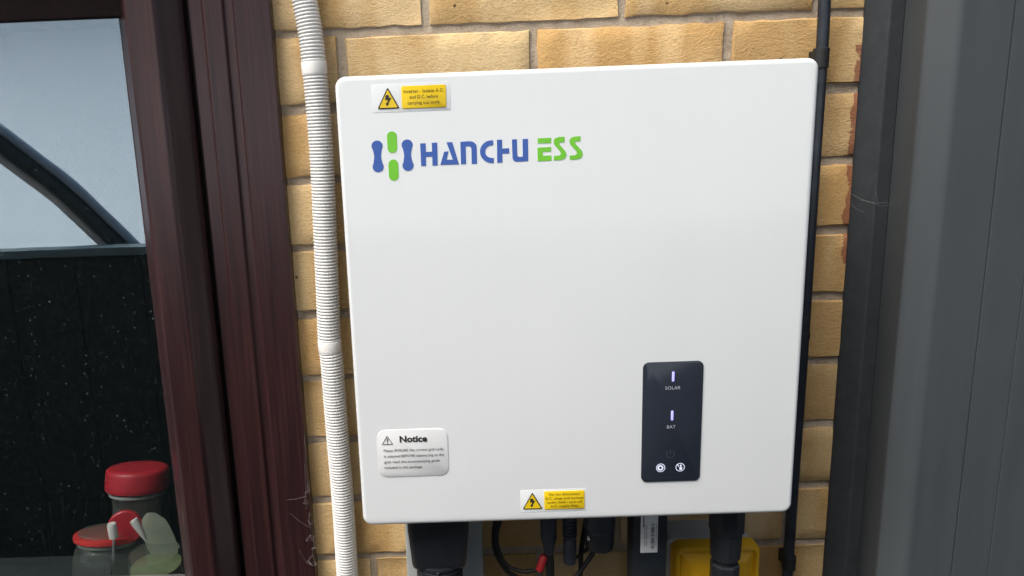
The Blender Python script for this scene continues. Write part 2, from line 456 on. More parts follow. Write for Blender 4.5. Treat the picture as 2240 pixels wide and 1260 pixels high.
# ------------------------------------------------------------------ brick wall
wall = thing('brick_wall', 'yellow buff brick wall with recessed grey mortar behind the white inverter', 'wall', (0.2, 0.0, 0.0))
bm = bmesh.new()
MY = 0.0034
for x0, x1, z0, z1 in ((WX1, 0.95, 0, 2.4), (WX0, WX1, 0, WZ0), (WX0, WX1, WZ1, 2.4), (-2.4, WX0, 0, 2.4)):
    nx = max(1, int((x1 - x0) / 0.012)) if x0 > -0.1 else 2
    nz = int((z1 - z0) / 0.012) if x0 > -0.1 else 2
    grid = [[bm.verts.new((x0 + (x1 - x0) * i / nx, MY + (mnoise.noise(Vector((i * 0.9, j * 0.83, 3.1))) * 0.0013 if 0 < i < nx and 0 < j < nz else 0), z0 + (z1 - z0) * j / nz)) for j in range(nz + 1)] for i in range(nx + 1)]
    for i in range(nx):
        for j in range(nz): bm.faces.new((grid[i][j], grid[i + 1][j], grid[i + 1][j + 1], grid[i][j + 1]))
    b = [bm.verts.new((x, 0.12, z)) for x, z in ((x0, z0), (x1, z0), (x1, z1), (x0, z1))]
    bm.faces.new(b)
    for (a0, a1, c) in (([grid[i][0] for i in range(nx + 1)], (0, 1), 0), ([grid[i][nz] for i in range(nx + 1)], (3, 2), 0), ([grid[0][j] for j in range(nz + 1)], (0, 3), 0), ([grid[nx][j] for j in range(nz + 1)], (1, 2), 0)):
        bm.faces.new(a0 + [b[a1[1]], b[a1[0]]])
from_bm('mortar_bed', bm, 'mortar', wall, True, None, 60)

def brick(x0, x1, z0, z1, seed, clipx=None):
    rnd = random.Random(seed)
    cx, cz = (x0 + x1) / 2, (z0 + z1) / 2
    w, h = (x1 - x0) / 2, (z1 - z0) / 2
    nx = max(3, int((x1 - x0) / 0.014)); nz = 4
    bm = bmesh.new()
    tilt = rnd.uniform(-0.0012, 0.0012); out = rnd.uniform(-0.0012, 0.0012)
    sd = Vector((seed * 1.7 % 97, seed * 0.31 % 41, 0))
    def jit(u, v, amp): return mnoise.noise(Vector((u * 70, v * 70, 0)) + sd) * amp + mnoise.noise(Vector((u * 240, v * 240, 5)) + sd) * amp * 0.6
    front, side = {}, []
    def edge_pts():
        L = [(i, 0) for i in range(nx + 1)] + [(nx, j) for j in range(1, nz + 1)] + [(i, nz) for i in range(nx - 1, -1, -1)] + [(0, j) for j in range(nz - 1, 0, -1)]
        return L
    for i in range(nx + 1):
        for j in range(nz + 1):
            u = -w + 2 * w * i / nx; v = -h + 2 * h * j / nz
            bx = 0.0007 + abs(jit(u, v, 0.0030)); 
            px = u + (bx if i == 0 else -bx if i == nx else 0)
            pz = v + (bx if j == 0 else -bx if j == nz else 0)
            onb = i in (0, nx) or j in (0, nz)
            y = out + tilt * u / w + jit(u + 3, v, 0.0007) + (0.0005 if onb else 0)
            front[i, j] = bm.verts.new((px, y, pz))
    for i in range(nx):
        for j in range(nz): bm.faces.new((front[i, j], front[i + 1, j], front[i + 1, j + 1], front[i, j + 1]))
    E_ = edge_pts(); prev = [front[e] for e in E_]
    for depth, grow in ((0.0013, 1.0), (0.02, 1.0)):
        ring = []
        for (i, j) in E_:
            u = -w + 2 * w * i / nx; v = -h + 2 * h * j / nz
            k = jit(u, v, 0.0019)
            ring.append(bm.verts.new((u + (k if i in (0, nx) else 0), depth, v + (k if j in (0, nz) else 0))))
        m = len(E_)
        for k in range(m): bm.faces.new((prev[k], prev[(k + 1) % m], ring[(k + 1) % m], ring[k]))
        prev = ring
    bmesh.ops.recalc_face_normals(bm, faces=bm.faces)
    me = bpy.data.meshes.new('brick'); bm.to_mesh(me); bm.free()
    me.polygons.foreach_set('use_smooth', [True] * len(me.polygons)); me.set_sharp_from_angle(angle=R(42))
    me.materials.append(M['brick'])
    o = bpy.data.objects.new('brick', me); COL.objects.link(o)
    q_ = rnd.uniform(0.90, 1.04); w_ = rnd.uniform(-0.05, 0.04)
    if cx > 0.45: q_ *= 0.86 if z0 > 1.2 else 0.74; w_ -= 0.03      # browner bricks at this end, with the inverter's shade put into their colour
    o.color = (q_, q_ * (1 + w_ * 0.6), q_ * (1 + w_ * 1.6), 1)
    o.parent = wall; o.location = Vector((cx, 0, cz)) - BASE[wall.name]
    return o
J = 0.0044      # half joint
def course(k, lo, hi):
    zb = 1.6 - 0.075 * k
    joints = [0.0005 + 0.2005 * i for i in range(-8, 6)] if k % 2 else [0.0905 + 0.2003 * i for i in range(-8, 6)]
    for i in range(len(joints) - 1):
        a, b = joints[i] + J + random.uniform(-.0012, .0012), joints[i + 1] - J + random.uniform(-.0012, .0012)
        a, b = max(a, lo), min(b, hi)
        if b - a < 0.012: continue
        dz = random.uniform(-0.0012, 0.0012)
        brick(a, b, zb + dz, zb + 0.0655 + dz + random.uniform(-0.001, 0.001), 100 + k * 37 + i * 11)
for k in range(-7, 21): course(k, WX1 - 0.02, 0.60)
for k in range(-7, -2): course(k, -1.6, WX1 - 0.02 - 2 * J)
for k in range(11, 21): course(k, WX0, WX1 - 0.02 - 2 * J)

# ------------------------------------------------------------------ rosewood window
win = thing('window', 'dark rosewood window with wide moulded jamb beside yellow bricks', 'window', (-0.60, 0.0, WZ0))
def extrude_v(name, prof, z0, z1, mat, parent, label=None, bev=0.0):
    """Closed (x, y) profile run up from z0 to z1."""
    bm = bmesh.new()
    a = [bm.verts.new((x, y, z0)) for x, y in prof]; b = [bm.verts.new((x, y, z1)) for x, y in prof]
    n = len(prof); bm.faces.new(a); bm.faces.new(b)
    es = []
    for k in range(n):
        f = bm.faces.new((a[k], a[(k + 1) % n], b[(k + 1) % n], b[k]))
    if bev:
        es = [e for e in bm.edges if abs(e.verts[0].co.z - e.verts[1].co.z) > 0.1]
        bmesh.ops.bevel(bm, geom=es, offset=bev, segments=2, affect='EDGES', profile=0.5, clamp_overlap=True)
    return from_bm(name, bm, mat, parent, False, label)
def extrude_h(name, prof, x0, x1, mat, parent, label=None, bev=0.0):
    bm = bmesh.new()
    a = [bm.verts.new((x0, y, z)) for y, z in prof]; b = [bm.verts.new((x1, y, z)) for y, z in prof]
    n = len(prof); bm.faces.new(a); bm.faces.new(b)
    for k in range(n): bm.faces.new((a[k], a[(k + 1) % n], b[(k + 1) % n], b[k]))
    if bev:
        es = [e for e in bm.edges if abs(e.verts[0].co.x - e.verts[1].co.x) > 0.1]
        bmesh.ops.bevel(bm, geom=es, offset=bev, segments=2, affect='EDGES', profile=0.5, clamp_overlap=True)
    return from_bm(name, bm, mat, parent, False, label)
mm = lambda L: [(a / 1000, b / 1000) for a, b in L]
# right jamb: wide flat, groove, two steps, gasket gap
extrude_v('jamb', mm([(-61.5, 60), (-61.5, -33), (-98, -35), (-99.5, -31), (-108, -29.5), (-110.5, -33), (-130, -33.5), (-131.5, -30.5), (-145.5, -30), (-147, -8), (-147, 60)]), WZ0, WZ1, 'foil', win, bev=0.0012)
extrude_v('gasket', mm([(-147.2, 55), (-147.2, -16), (-151.5, -16), (-151.5, 55)]), WZ0 + 0.02, WZ1 - 0.02, 'rubber', win)
extrude_v('jamb', mm([(-1150, 60), (-1150, -33), (-1085, -33), (-1085, 60)]), WZ0, WZ1, 'foil', win, bev=0.0012)
# sash stile: ovolo to the right, flat face, glazing bead to the pane
stile = extrude_v('sash_stile', mm([(-151.6, 50), (-151.6, -27), (-156, -33), (-170, -50), (-174, -53), (-199, -53), (-203, -50), (-218, -24.5), (-220, -20), (-223.5, -17), (-223.5, 50)]), 0.9215, 1.704, 'foil', win, bev=0.0010)
extrude_v('sash_stile', mm([(-1084, 50), (-1084, -27), (-1066, -50), (-1030, -53), (-1012, -22), (-1000, -16), (-1000, 50)]), 0.9215, 1.704, 'foil', win, bev=0.0010)
# rails (head and bottom) of sash and frame
extrude_h('sash_rail', [(0.05, 1.703), (-0.053, 1.703), (-0.053, 1.648), (-0.049, 1.645), (-0.0245, 1.6195), (-0.016, 1.6175), (0.05, 1.6175)], -1.03, -0.176, 'foil', win, bev=0.001)
extrude_h('sash_rail', [(0.004, 0.922), (-0.053, 0.922), (-0.053, 0.957), (-0.049, 0.960), (-0.0245, 0.9675), (-0.016, 0.9695), (-0.003, 0.9695), (-0.001, 0.940), (0.004, 0.935)], -1.03, -0.176, 'foil', win, bev=0.001)
extrude_h('frame_head', [(0.058, WZ1), (-0.032, WZ1), (-0.032, 1.7045), (0.058, 1.7045)], -1.0848, -0.148, 'foil', win, bev=0.001)
extrude_h('frame_sill', [(0.004, WZ0), (-0.06, WZ0), (-0.06, 0.902), (-0.032, 0.9205), (0.004, 0.9205)], -1.0848, -0.148, 'foil', win, bev=0.001)
pane = box('pane', -1.005, -0.2205, -0.0182, -0.0178, 0.968, 1.620, 'glass', win)
extrude_h('spacer_bar', [(-0.0172, 0.9696), (-0.0172, 0.9736), (-0.010, 0.9736), (-0.010, 0.9696)], -1.0, -0.2240, 'bead', win)

win.location.x -= 0.0055; win.location.y += 0.0185     # frame stands 14 mm proud of the bricks

# ------------------------------------------------------------------ anthracite timber boxing at the right
bx = thing('timber_boxing', 'tall anthracite grey painted timber boxing standing proud at the right of the bricks', 'cladding', (0.7, 0.0, 0.0))
extrude_v('edge_strip', mm([(538.5, 1), (538.5, -3), (540, -6), (551, -24), (552.6, -25), (566.4, -25), (566.4, 1)]), 0.02, 2.4, 'edge_shade', bx, bev=0.0008)  # wide dark strip whose colour stands in for shade beside the boards
extrude_v('corner_board', mm([(567, -2), (567, -24), (553.6, -82), (556.5, -86), (572.5, -98.6), (576, -100), (622.3, -100), (622.3, -2)]), 0.02, 2.4, 'anth', bx, bev=0.0015)
extrude_v('board', mm([(622.4, -2), (622.4, -100.25), (659.4, -100.25), (659.8, -99.8), (659.8, -2)]), 0.02, 2.4, 'anth', bx, bev=0.0005)
extrude_v('board', mm([(660.2, -2), (660.2, -99.8), (660.6, -100.3), (759, -100.3), (760, -99.2), (760, -2)]), 0.02, 2.4, 'anth', bx, bev=0.0005)
extrude_v('board', mm([(761, -2), (761, -99.2), (762, -100.2), (899, -100.2), (900, -99.2), (900, -2)]), 0.02, 2.4, 'anth', bx, bev=0.0005)

# ------------------------------------------------------------------ flexible conduit
cond = thing('flexible_conduit', 'white ribbed flexible conduit running down the bricks left of the inverter', 'conduit', (-0.03, -0.014, 0.0))
cp = [(-38, 1720), (-34.5, 1660), (-31.3, 1625.8), (-27.6, 1590), (-26.5, 1559), (-25.6, 1523), (-25.3, 1479), (-26, 1434), (-27.2, 1394), (-29, 1330), (-30.6, 1281), (-30.8, 1263), (-29.9, 1243), (-29.8, 1200), (-29.5, 1150), (-28.8, 1100), (-28.8, 1048), (-29.5, 980), (-30, 800), (-30, 500), (-30, 0)]
path = spline([(x / 1000, -0.0142, z / 1000) for x, z in cp], 40)
# resample by length
res = [path[0]]; acc = 0.0
pitch = 0.00345; prof = ((0.0, 0.0115), (0.14, 0.0126), (0.30, 0.0129), (0.58, 0.0129), (0.74, 0.0126), (0.88, 0.0116))
def walk(path):
    L = [0.0]
    for a, b in zip(path, path[1:]): L.append(L[-1] + (b - a).length)
    return L
LL = walk(path)
def at_len(s):
    import bisect
    i = min(max(bisect.bisect(LL, s) - 1, 0), len(path) - 2)
    u = (s - LL[i]) / max(1e-9, LL[i + 1] - LL[i])
    return path[i].lerp(path[i + 1], u)
pts, rad = [], []
n = int(LL[-1] / pitch)
for i in range(n):
    for u, r in prof:
        pts.append(at_len((i + u) * pitch)); rad.append(r)
bm = bmesh.new(); add_tube(bm, pts, rad, 18)
from_bm('hose', bm, 'conduit', cond, True, angle=80)
for zc in (1.5595, 1.2635):
    s = min(range(len(path)), key=lambda i: abs(path[i].z - zc)); c0 = path[s]
    dirn = (path[s - 2] - path[s + 2]).normalized()
    bm = bmesh.new()
    add_tube(bm, [c0 + dirn * d for d in (-0.0062, -0.0058, -0.0048, 0.0048, 0.0058, 0.0062)], [0.0122, 0.0130, 0.0132, 0.0132, 0.0130, 0.0122], 28)
    cl = from_bm('clip_band', bm, 'clip', cond, True)
    box('clip_foot', c0.x - 0.010, c0.x + 0.010, -0.004, 0.001, c0.z - 0.006, c0.z + 0.006, 'clip', cl)

# ------------------------------------------------------------------ black pipe at the right
pipe = thing('black_pipe', 'thin black pipe clipped to the bricks right of the inverter', 'pipe', (0.489, -0.018, 0.0))
tube('pipe', [(0.4885, -0.018, 2.3), (0.4887, -0.018, 1.7), (0.4900, -0.018, 1.56), (0.4893, -0.0185, 1.40), (0.4895, -0.018, 1.2), (0.4885, -0.018, 1.03), (0.4888, -0.018, 0.5), (0.489, -0.018, 0.0)], 0.0060, 'black_pipe', pipe, 16, 10)
for zc, rr, hh in ((1.549, 0.0078, 0.010), (1.257, 0.0068, 0.004), (0.982, 0.0074, 0.009)):
    bm = bmesh.new(); add_tube(bm, [(0.4893, -0.018, zc + d) for d in (-hh, -hh + 0.0006, hh - 0.0006, hh)], [rr - 0.0012, rr, rr, rr - 0.0012], 18)
    c_ = from_bm('pipe_clip', bm, 'rubber', pipe, True)
    box('clip_foot', 0.4845, 0.4945, -0.0135, 0.001, zc - hh * 0.8, zc + hh * 0.8, 'rubber', c_, 0.001)

# ------------------------------------------------------------------ inverter
IX0, IX1, IZ0, IZ1, IY = 0.0120, 0.4272, 1.1182, 1.5418, -0.150
inv = thing('inverter', 'white wall mounted solar inverter with blue and green logo on its cover', 'inverter', (0.22, 0.0, IZ0))
plate('cover', IX0, IX1, IZ0, IZ1, 0.0095, -0.098, IY, 'white', inv, n=10,
      edge=[(0.004, -0.098), (0, -0.100), (0, IY + 0.0042), (0.0004, IY + 0.0024), (0.0013, IY + 0.0010), (0.0028, IY + 0.0002), (0.0045, IY)])
plate('chassis', IX0 + 0.010, IX1 - 0.010, IZ0 + 0.004, IZ1 - 0.006, 0.008, -0.030, -0.099, 'grey_body', inv)
for i in range(17):
    x = IX0 + 0.03 + i * 0.022
    box('cooling_fin', x, x + 0.003, -0.030, -0.010, IZ0 + 0.03, IZ1 - 0.05, 'grey_body', inv)
plate('mounting_plate', IX0 + 0.06, IX1 - 0.06, IZ1 - 0.13, IZ1 - 0.03, 0.004, -0.0015, -0.0105, 'grey_body', inv)
# logo
LOGO = {
'H1':[(83.5,1482.8),(88.3,1482.8),(88.2,1475.3),(93.6,1475.4),(93.7,1483.0),(98.5,1483.0),(98.1,1463.2),(93.5,1463.2),(93.7,1471.1),(88.1,1471.0),(87.9,1463.2),(83.6,1463.2)],
'A1':[(106.5,1482.9),(111.6,1482.9),(116.9,1463.5),(100.4,1463.5),(104.2,1474.9),(108.1,1475.1),(106.1,1467.9),(111.6,1467.8)],
'N1':[(118.6,1482.9),(127.5,1483.1),(130.4,1482.1),(132.4,1479.9),(132.8,1476.9),(132.6,1463.4),(128.0,1463.3),(128.1,1476.4),(127.7,1478.0),(126.3,1478.8),(123.2,1478.7),(123.1,1463.5),(118.6,1463.4)],
'HH':[(150.5,1483.3),(155.0,1483.4),(155.0,1475.7),(161.0,1475.8),(161.1,1471.3),(155.0,1471.2),(155.0,1463.6),(150.4,1463.6)],
'U1':[(163.6,1483.2),(167.9,1483.2),(168.1,1469.4),(168.9,1468.0),(172.9,1468.0),(172.9,1483.2),(177.6,1483.2),(177.6,1464.0),(167.4,1463.8),(164.9,1464.7),(163.8,1467.1)],
'E1':[(186.0,1483.3),(197.8,1483.3),(197.7,1478.7),(186.0,1478.9)],
'E2':[(185.7,1475.3),(197.7,1475.4),(197.7,1471.4),(190.3,1471.4),(190.4,1468.1),(197.8,1468.2),(198.1,1463.6),(185.9,1463.5)],
'S1':[(209.5,1483.8),(204.1,1483.7),(200.9,1482.5),(199.7,1480.4),(200.3,1477.5),(205.6,1471.2),(206.2,1469.2),(204.6,1467.7),(200.0,1467.7),(199.9,1463.7),(206.2,1463.8),(209.7,1465.0),(211.1,1467.7),(210.5,1470.7),(204.9,1477.5),(205.3,1478.9),(209.3,1479.1)],
'S2':[(223.3,1483.7),(217.5,1483.5),(214.6,1482.4),(213.5,1480.0),(214.2,1477.1),(219.7,1470.9),(220.3,1469.0),(218.6,1467.5),(213.6,1467.4),(213.9,1463.7),(220.1,1463.7),(223.8,1465.0),(225.4,1467.9),(224.5,1471.2),(218.4,1477.9),(219.2,1479.3),(223.3,1479.4)],
'C1':[(147.2,1483.1),(145.5,1483.1),(142.9,1482.8),(140.6,1481.9),(138.5,1480.4),(136.9,1478.5),(135.9,1476.2),(135.5,1473.7),(135.8,1471.2),(136.7,1468.9),(138.2,1466.8),(140.1,1465.2),(142.5,1464.0),(145.0,1463.5),(147.4,1463.5),(147.5,1467.9),(145.3,1468.0),(143.9,1468.3),(142.6,1468.9),(141.5,1469.8),(140.7,1470.9),(140.2,1472.2),(140.0,1473.5),(140.3,1474.9),(140.8,1476.1),(141.7,1477.2),(142.8,1478.0),(144.1,1478.5),(145.5,1478.6),(147.2,1478.8)],
'D1':[(49.7,1479.1),(50.4,1480.4),(50.7,1481.9),(50.6,1483.3),(49.9,1484.7),(48.9,1485.8),(47.6,1486.5),(46.1,1486.8),(44.6,1486.6),(43.2,1486.0),(42.0,1485.0),(41.2,1483.7),(40.9,1482.2),(41.0,1480.7),(41.6,1479.4),(42.1,1477.7),(42.6,1475.0),(42.8,1473.2),(42.6,1471.4),(42.0,1468.7),(41.8,1467.0),(41.1,1465.7),(40.8,1464.2),(41.0,1462.7),(41.6,1461.3),(42.6,1460.2),(44.0,1459.5),(45.5,1459.2),(47.0,1459.4),(48.4,1460.0),(49.6,1461.0),(50.3,1462.3),(50.7,1463.8),(50.5,1465.3),(49.9,1466.7),(49.5,1468.4),(48.9,1471.1),(48.8,1472.9),(48.9,1474.7),(49.5,1477.4)],
'D2':[(76.0,1479.0),(76.7,1480.3),(77.0,1481.8),(76.8,1483.3),(76.2,1484.6),(75.2,1485.7),(73.8,1486.4),(72.3,1486.7),(70.8,1486.5),(69.4,1485.9),(68.3,1484.9),(67.5,1483.6),(67.2,1482.1),(67.3,1480.7),(67.9,1479.3),(68.4,1477.7),(68.9,1475.0),(69.1,1473.2),(68.9,1471.5),(68.4,1468.8),(68.2,1467.2),(67.5,1465.9),(67.2,1464.4),(67.3,1462.9),(68.0,1461.5),(69.0,1460.4),(70.4,1459.7),(71.9,1459.4),(73.4,1459.6),(74.8,1460.2),(75.9,1461.2),(76.7,1462.5),(77.0,1464.0),(76.9,1465.5),(76.3,1466.9),(75.8,1468.6),(75.3,1471.2),(75.1,1473.0),(75.3,1474.8),(75.8,1477.4)],
'G1':[(63.4,1489.8),(63.3,1491.1),(62.7,1492.3),(61.8,1493.2),(60.7,1493.9),(59.4,1494.1),(58.0,1494.0),(56.8,1493.4),(55.8,1492.5),(55.2,1491.4),(54.9,1490.1),(54.8,1479.9),(54.9,1478.6),(55.5,1477.4),(56.4,1476.4),(57.5,1475.8),(58.9,1475.5),(60.2,1475.7),(61.4,1476.2),(62.4,1477.1),(63.1,1478.3),(63.3,1479.6)],
'G2':[(63.5,1465.5),(63.3,1466.8),(62.8,1468.0),(61.9,1469.0),(60.7,1469.7),(59.4,1469.9),(58.1,1469.8),(56.8,1469.2),(55.9,1468.3),(55.2,1467.2),(54.9,1465.9),(54.8,1455.9),(55.0,1454.5),(55.5,1453.3),(56.4,1452.3),(57.6,1451.7),(58.9,1451.4),(60.3,1451.6),(61.5,1452.1),(62.5,1453.1),(63.2,1454.2),(63.4,1455.5)],
}
YP = IY - 0.00025
logo = poly('logo', [[(x / 1000, z / 1000) for x, z in LOGO[k]] for k in ('D1', 'D2')], YP, 'blue_ink', inv, 'blue and green logo reading HANCHU ESS')
for k in ('G1', 'G2'): poly('emblem_bar', [[(x / 1000, z / 1000) for x, z in LOGO[k]]], YP, 'green_ink', logo)
for k in ('H1', 'A1', 'N1', 'C1', 'HH', 'U1'): poly('letter', [[(x / 1000, z / 1000) for x, z in LOGO[k]]], YP, 'blue_ink', logo)
poly('letter', [[(x / 1000, z / 1000) for x, z in LOGO[k]] for k in ('E1', 'E2')], YP, 'green_ink', logo)
for k in ('S1', 'S2'): poly('letter', [[(x / 1000, z / 1000) for x, z in LOGO[k]]], YP, 'green_ink', logo)

def rtri(cx, zb, zt, half, r):
    """Upright triangle with rounded corners."""
    P = [Vector((cx - half, zb)), Vector((cx + half, zb)), Vector((cx, zt))]
    out = []
    for i in range(3):
        a, b, c = P[i - 1], P[i], P[(i + 1) % 3]
        u, v = (a - b).normalized(), (c - b).normalized()
        for k in range(5):
            s = k / 4
            p0, p2 = b + u * r, b + v * r
            out.append(tuple(p0 * (1 - s) ** 2 + b * 2 * s * (1 - s) + p2 * s * s))
    return out
def bolt(cx, cz, s):
    L = [(0.06, 0.50), (-0.22, 0.46), (-0.26, 0.00), (0.02, 0.06), (-0.12, -0.26), (-0.24, -0.24), (-0.14, -0.56), (0.10, -0.30), (0.00, -0.29), (0.34, 0.24), (0.02, 0.20), (0.14, 0.34)]
    return [(cx + a * s, cz + b * s) for a, b in L]
def warning_label(name, label, x0, x1, z0, z1, tri, yel, lines, size):
    pl = plate(name, x0, x1, z0, z1, 0.001, IY + 0.0002, IY - 0.00012, 'white', inv, label)
    cx, zb, zt, half = tri
    poly('triangle_border', [rtri(cx, zb, zt, half, 0.0018)], IY - 0.0005, 'ink', pl)
    poly('triangle_field', [rtri(cx, zb + 0.0010, zt - 0.0021, half - 0.0017, 0.0010)], IY - 0.0007, 'yellow_sticker', pl)
    poly('lightning_bolt', [bolt(cx - 0.0002, zb + (zt - zb) * 0.40, (zt - zb) * 0.50)], IY - 0.0009, 'ink', pl)
    plate('text_field', yel[0], yel[1], yel[2], yel[3], 0.0015, IY - 0.0002, IY - 0.0006, 'yellow_sticker', pl)
    for i, (s, w) in enumerate(lines):
        zc = (yel[2] + yel[3]) / 2 + ((len(lines) - 1) / 2 - i) * size * 1.22
        text('lettering', s, (yel[0] + yel[1]) / 2, zc, size, IY - 0.0008, 'brown_ink', pl, width=w, bold=0.008)
    return pl
warning_label('warning_label', 'yellow warning label under the top edge of the cover', 0.0432, 0.1116, 1.5100, 1.5342,
              (0.0576, 1.5132, 1.5314, 0.0097), (0.0692, 0.1077, 1.5128, 1.5318),
              [('Inverter - Isolate A.C.', 0.0345), ('and D.C. before', 0.0245), ('carrying out work.', 0.0285)], 0.0040)
warning_label('warning_label', 'yellow warning label along the bottom edge of the cover', 0.1652, 0.2288, 1.1278, 1.1514,
              (0.1770, 1.1312, 1.1489, 0.0097), (0.1883, 0.2271, 1.1304, 1.1494),
              [('Do not disconnect', 0.0300), ('D.C. plugs and sockets', 0.0365), ('under load - turn off', 0.0340), ('A.C. supply first.', 0.0270)], 0.0034)
nt = plate('notice_label', 0.0304, 0.0977, 1.1694, 1.2176, 0.0085, IY + 0.0002, IY - 0.0005, 'grey_sticker', inv, 'grey rounded notice label near the lower left corner')
yn = IY - 0.0009
tri_o, tri_i = rtri(0.0402, 1.2030, 1.2122, 0.0055, 0.0008), rtri(0.0402, 1.2037, 1.2108, 0.0044, 0.0006)
bm = bmesh.new()
a = [bm.verts.new((x, yn, z)) for x, z in tri_o]; b = [bm.verts.new((x, yn, z)) for x, z in tri_i]
for k in range(len(a)): bm.faces.new((a[k], a[(k + 1) % len(a)], b[(k + 1) % len(a)], b[k]))
from_bm('notice_triangle', bm, 'grey_ink', nt)
poly('exclamation_mark', [[(0.0397, 1.2092), (0.0407, 1.2092), (0.0405, 1.2056), (0.0399, 1.2056)], circle(0.0402, 1.2046, 0.0005, 8)], yn - 0.0001, 'grey_ink', nt)
text('lettering', 'Notice', 0.0648, 1.2077, 0.0088, yn, 'ink', nt, width=0.0262, bold=0.035)
for i, (s, w) in enumerate((('Please ENSURE the correct grid code', 0.0568), ('is selected BEFORE connecting to the', 0.0572), ('grid, read the accompanying guide', 0.0532), ('included in the package.', 0.0366))):
    text('lettering', s, 0.0362 + w / 2, 1.1968 - i * 0.0058, 0.0036, yn, 'grey_ink', nt, width=w, bold=0.006)

# display panel
dp = plate('display_panel', 0.2810, 0.3370, 1.1559, 1.2756, 0.0055, IY + 0.0003, IY - 0.0012, 'display', inv, 'dark glossy display with two lit indicators')
yd = IY - 0.0014
for z in (1.2614, 1.2230): plate('indicator_light', 0.3078, 0.3101, z - 0.0049, z + 0.0049, 0.0010, yd + 0.0004, yd - 0.0002, 'led', dp)
text('lettering', 'SOLAR', 0.3088, 1.2502, 0.0046, yd, 'panel_ink', dp, width=0.0142)
text('lettering', 'BAT', 0.3082, 1.2116, 0.0046, yd, 'panel_ink', dp, width=0.0080)
ring_band('faint_icon', 0.3083, 1.1843, 0.0034, 0.0040, yd, 'dim_ink', dp, -235, 55)
poly('faint_icon_mark', [[(0.3080, 1.1848), (0.3086, 1.1848), (0.3086, 1.1886), (0.3080, 1.1886)]], yd, 'dim_ink', dp)
for cx in (0.2993, 0.3178): ring_band('icon_ring', cx, 1.1705, 0.0037, 0.0043, yd, 'icon_lit', dp)
ring_band('icon_mark', 0.2990, 1.1705, 0.0013, 0.0028, yd, 'icon_lit', dp, 20, 340)
poly('icon_mark', [[(0.3006, 1.1697), (0.3006, 1.1713), (0.3026, 1.1705)]], yd, 'icon_lit', dp)
poly('icon_mark', [[(0.3172, 1.1678), (0.3196, 1.1678), (0.3196, 1.1708), (0.3172, 1.1708)], [(0.3176, 1.1714), (0.3192, 1.1714), (0.3192, 1.1726), (0.3184, 1.1733), (0.3176, 1.1726)], [(0.3150, 1.1734), (0.3156, 1.1738), (0.3166, 1.1712), (0.3160, 1.1709)]], yd, 'icon_lit', dp)

# ------------------------------------------------------------------ fittings under the inverter
# AC cable cover hanging from the underside
bm = bmesh.new()
for (x0, x1, z, y0, y1) in ((0.0520, 0.1155, 1.125, -0.070, -0.122), (0.0522, 0.1150, 1.092, -0.070, -0.120), (0.0548, 0.1112, 1.050, -0.072, -0.114), (0.0556, 0.1104, 1.046, -0.073, -0.112)):
    for x, zz in rrect(x0, x1, y1, y0, 0.007, 4): bm.verts.new((x, zz, z))
bm.verts.ensure_lookup_table(); m = len(bm.verts) // 4
for s in range(3):
    for k in range(m): bm.faces.new((bm.verts[s * m + k], bm.verts[s * m + (k + 1) % m], bm.verts[(s + 1) * m + (k + 1) % m], bm.verts[(s + 1) * m + k]))
bm.faces.new([bm.verts[k] for k in range(m)]); bm.faces.new([bm.verts[3 * m + k] for k in range(m)])
cv = from_bm('cable_cover', bm, 'black', inv, True, 'large black cable cover under the left half')
g = []
for i in range(9):
    z = 1.047 - i * 0.006
    g += [(0.0225, z), (0.0245, z - 0.001), (0.0245, z - 0.004), (0.0225, z - 0.005)]
lathe('gland_nut', g[::-1], 0.0828, -0.092, 'black', cv, 24)
box('locking_screw', 0.0806, 0.0828, -0.1190, -0.1165, 1.0385, 1.0455, 'chrome', cv, 0.0006)
ac = tube('ac_cable', [(0.0828, -0.092, 1.0), (0.083, -0.092, 0.9), (0.085, -0.07, 0.75), (0.085, -0.03, 0.6), (0.085, -0.02, 0.0)], 0.011, 'rubber', None, 16, 8)
tag(ac, 'thick black cable leaving the ribbed gland in front of the grey box', 'cable')

# rotary DC switch under the inverter
lathe('isolator_boss', [(0.0165, 1.074), (0.0168, 1.090), (0.0168, 1.126)], 0.254, -0.086, 'slate', inv, 28)
kn = lathe('isolator_knob', [(0.0140, 1.0500), (0.0152, 1.0520), (0.0158, 1.0720), (0.0150, 1.0738)], 0.2545, -0.086, 'black', inv, 10)
box('knob_highlight', 0.2395, 0.2415, -0.0995, -0.0960, 1.0660, 1.0690, 'white_sticker', kn)  # small white block standing in for the highlight on the knob

# plug-in connectors
def plug(name, label, cx, cy, prof, mat, ribs=None):
    th = thing(name, label, 'connector', (cx, cy, prof[0][1]), 'plug connectors under the inverter')
    b_ = lathe('housing', prof, cx, cy, mat, th, 20)
    if ribs:
        for z in ribs: lathe('rib', [(prof[-1][0] + 0.0002, z - 0.0012), (prof[-1][0] + 0.0011, z - 0.0008), (prof[-1][0] + 0.0011, z + 0.0008), (prof[-1][0] + 0.0002, z + 0.0012)], cx, cy, mat, th, 20)
    return th
plug('cable_connector', 'tapered dark plug above the red cable tip', 0.2010, -0.080, [(0.0044, 1.0400), (0.0054, 1.0430), (0.0060, 1.0500), (0.0088, 1.0600), (0.0090, 1.1230)], 'slate')
plug('cable_connector', 'ribbed dark plug between the tapered plug and the round knob', 0.2237, -0.080, [(0.0062, 1.0285), (0.0070, 1.0300), (0.0071, 1.0560), (0.0060, 1.0575), (0.0066, 1.0590), (0.0066, 1.1220)], 'slate', [1.0615 + 0.0042 * i for i in range(5)])
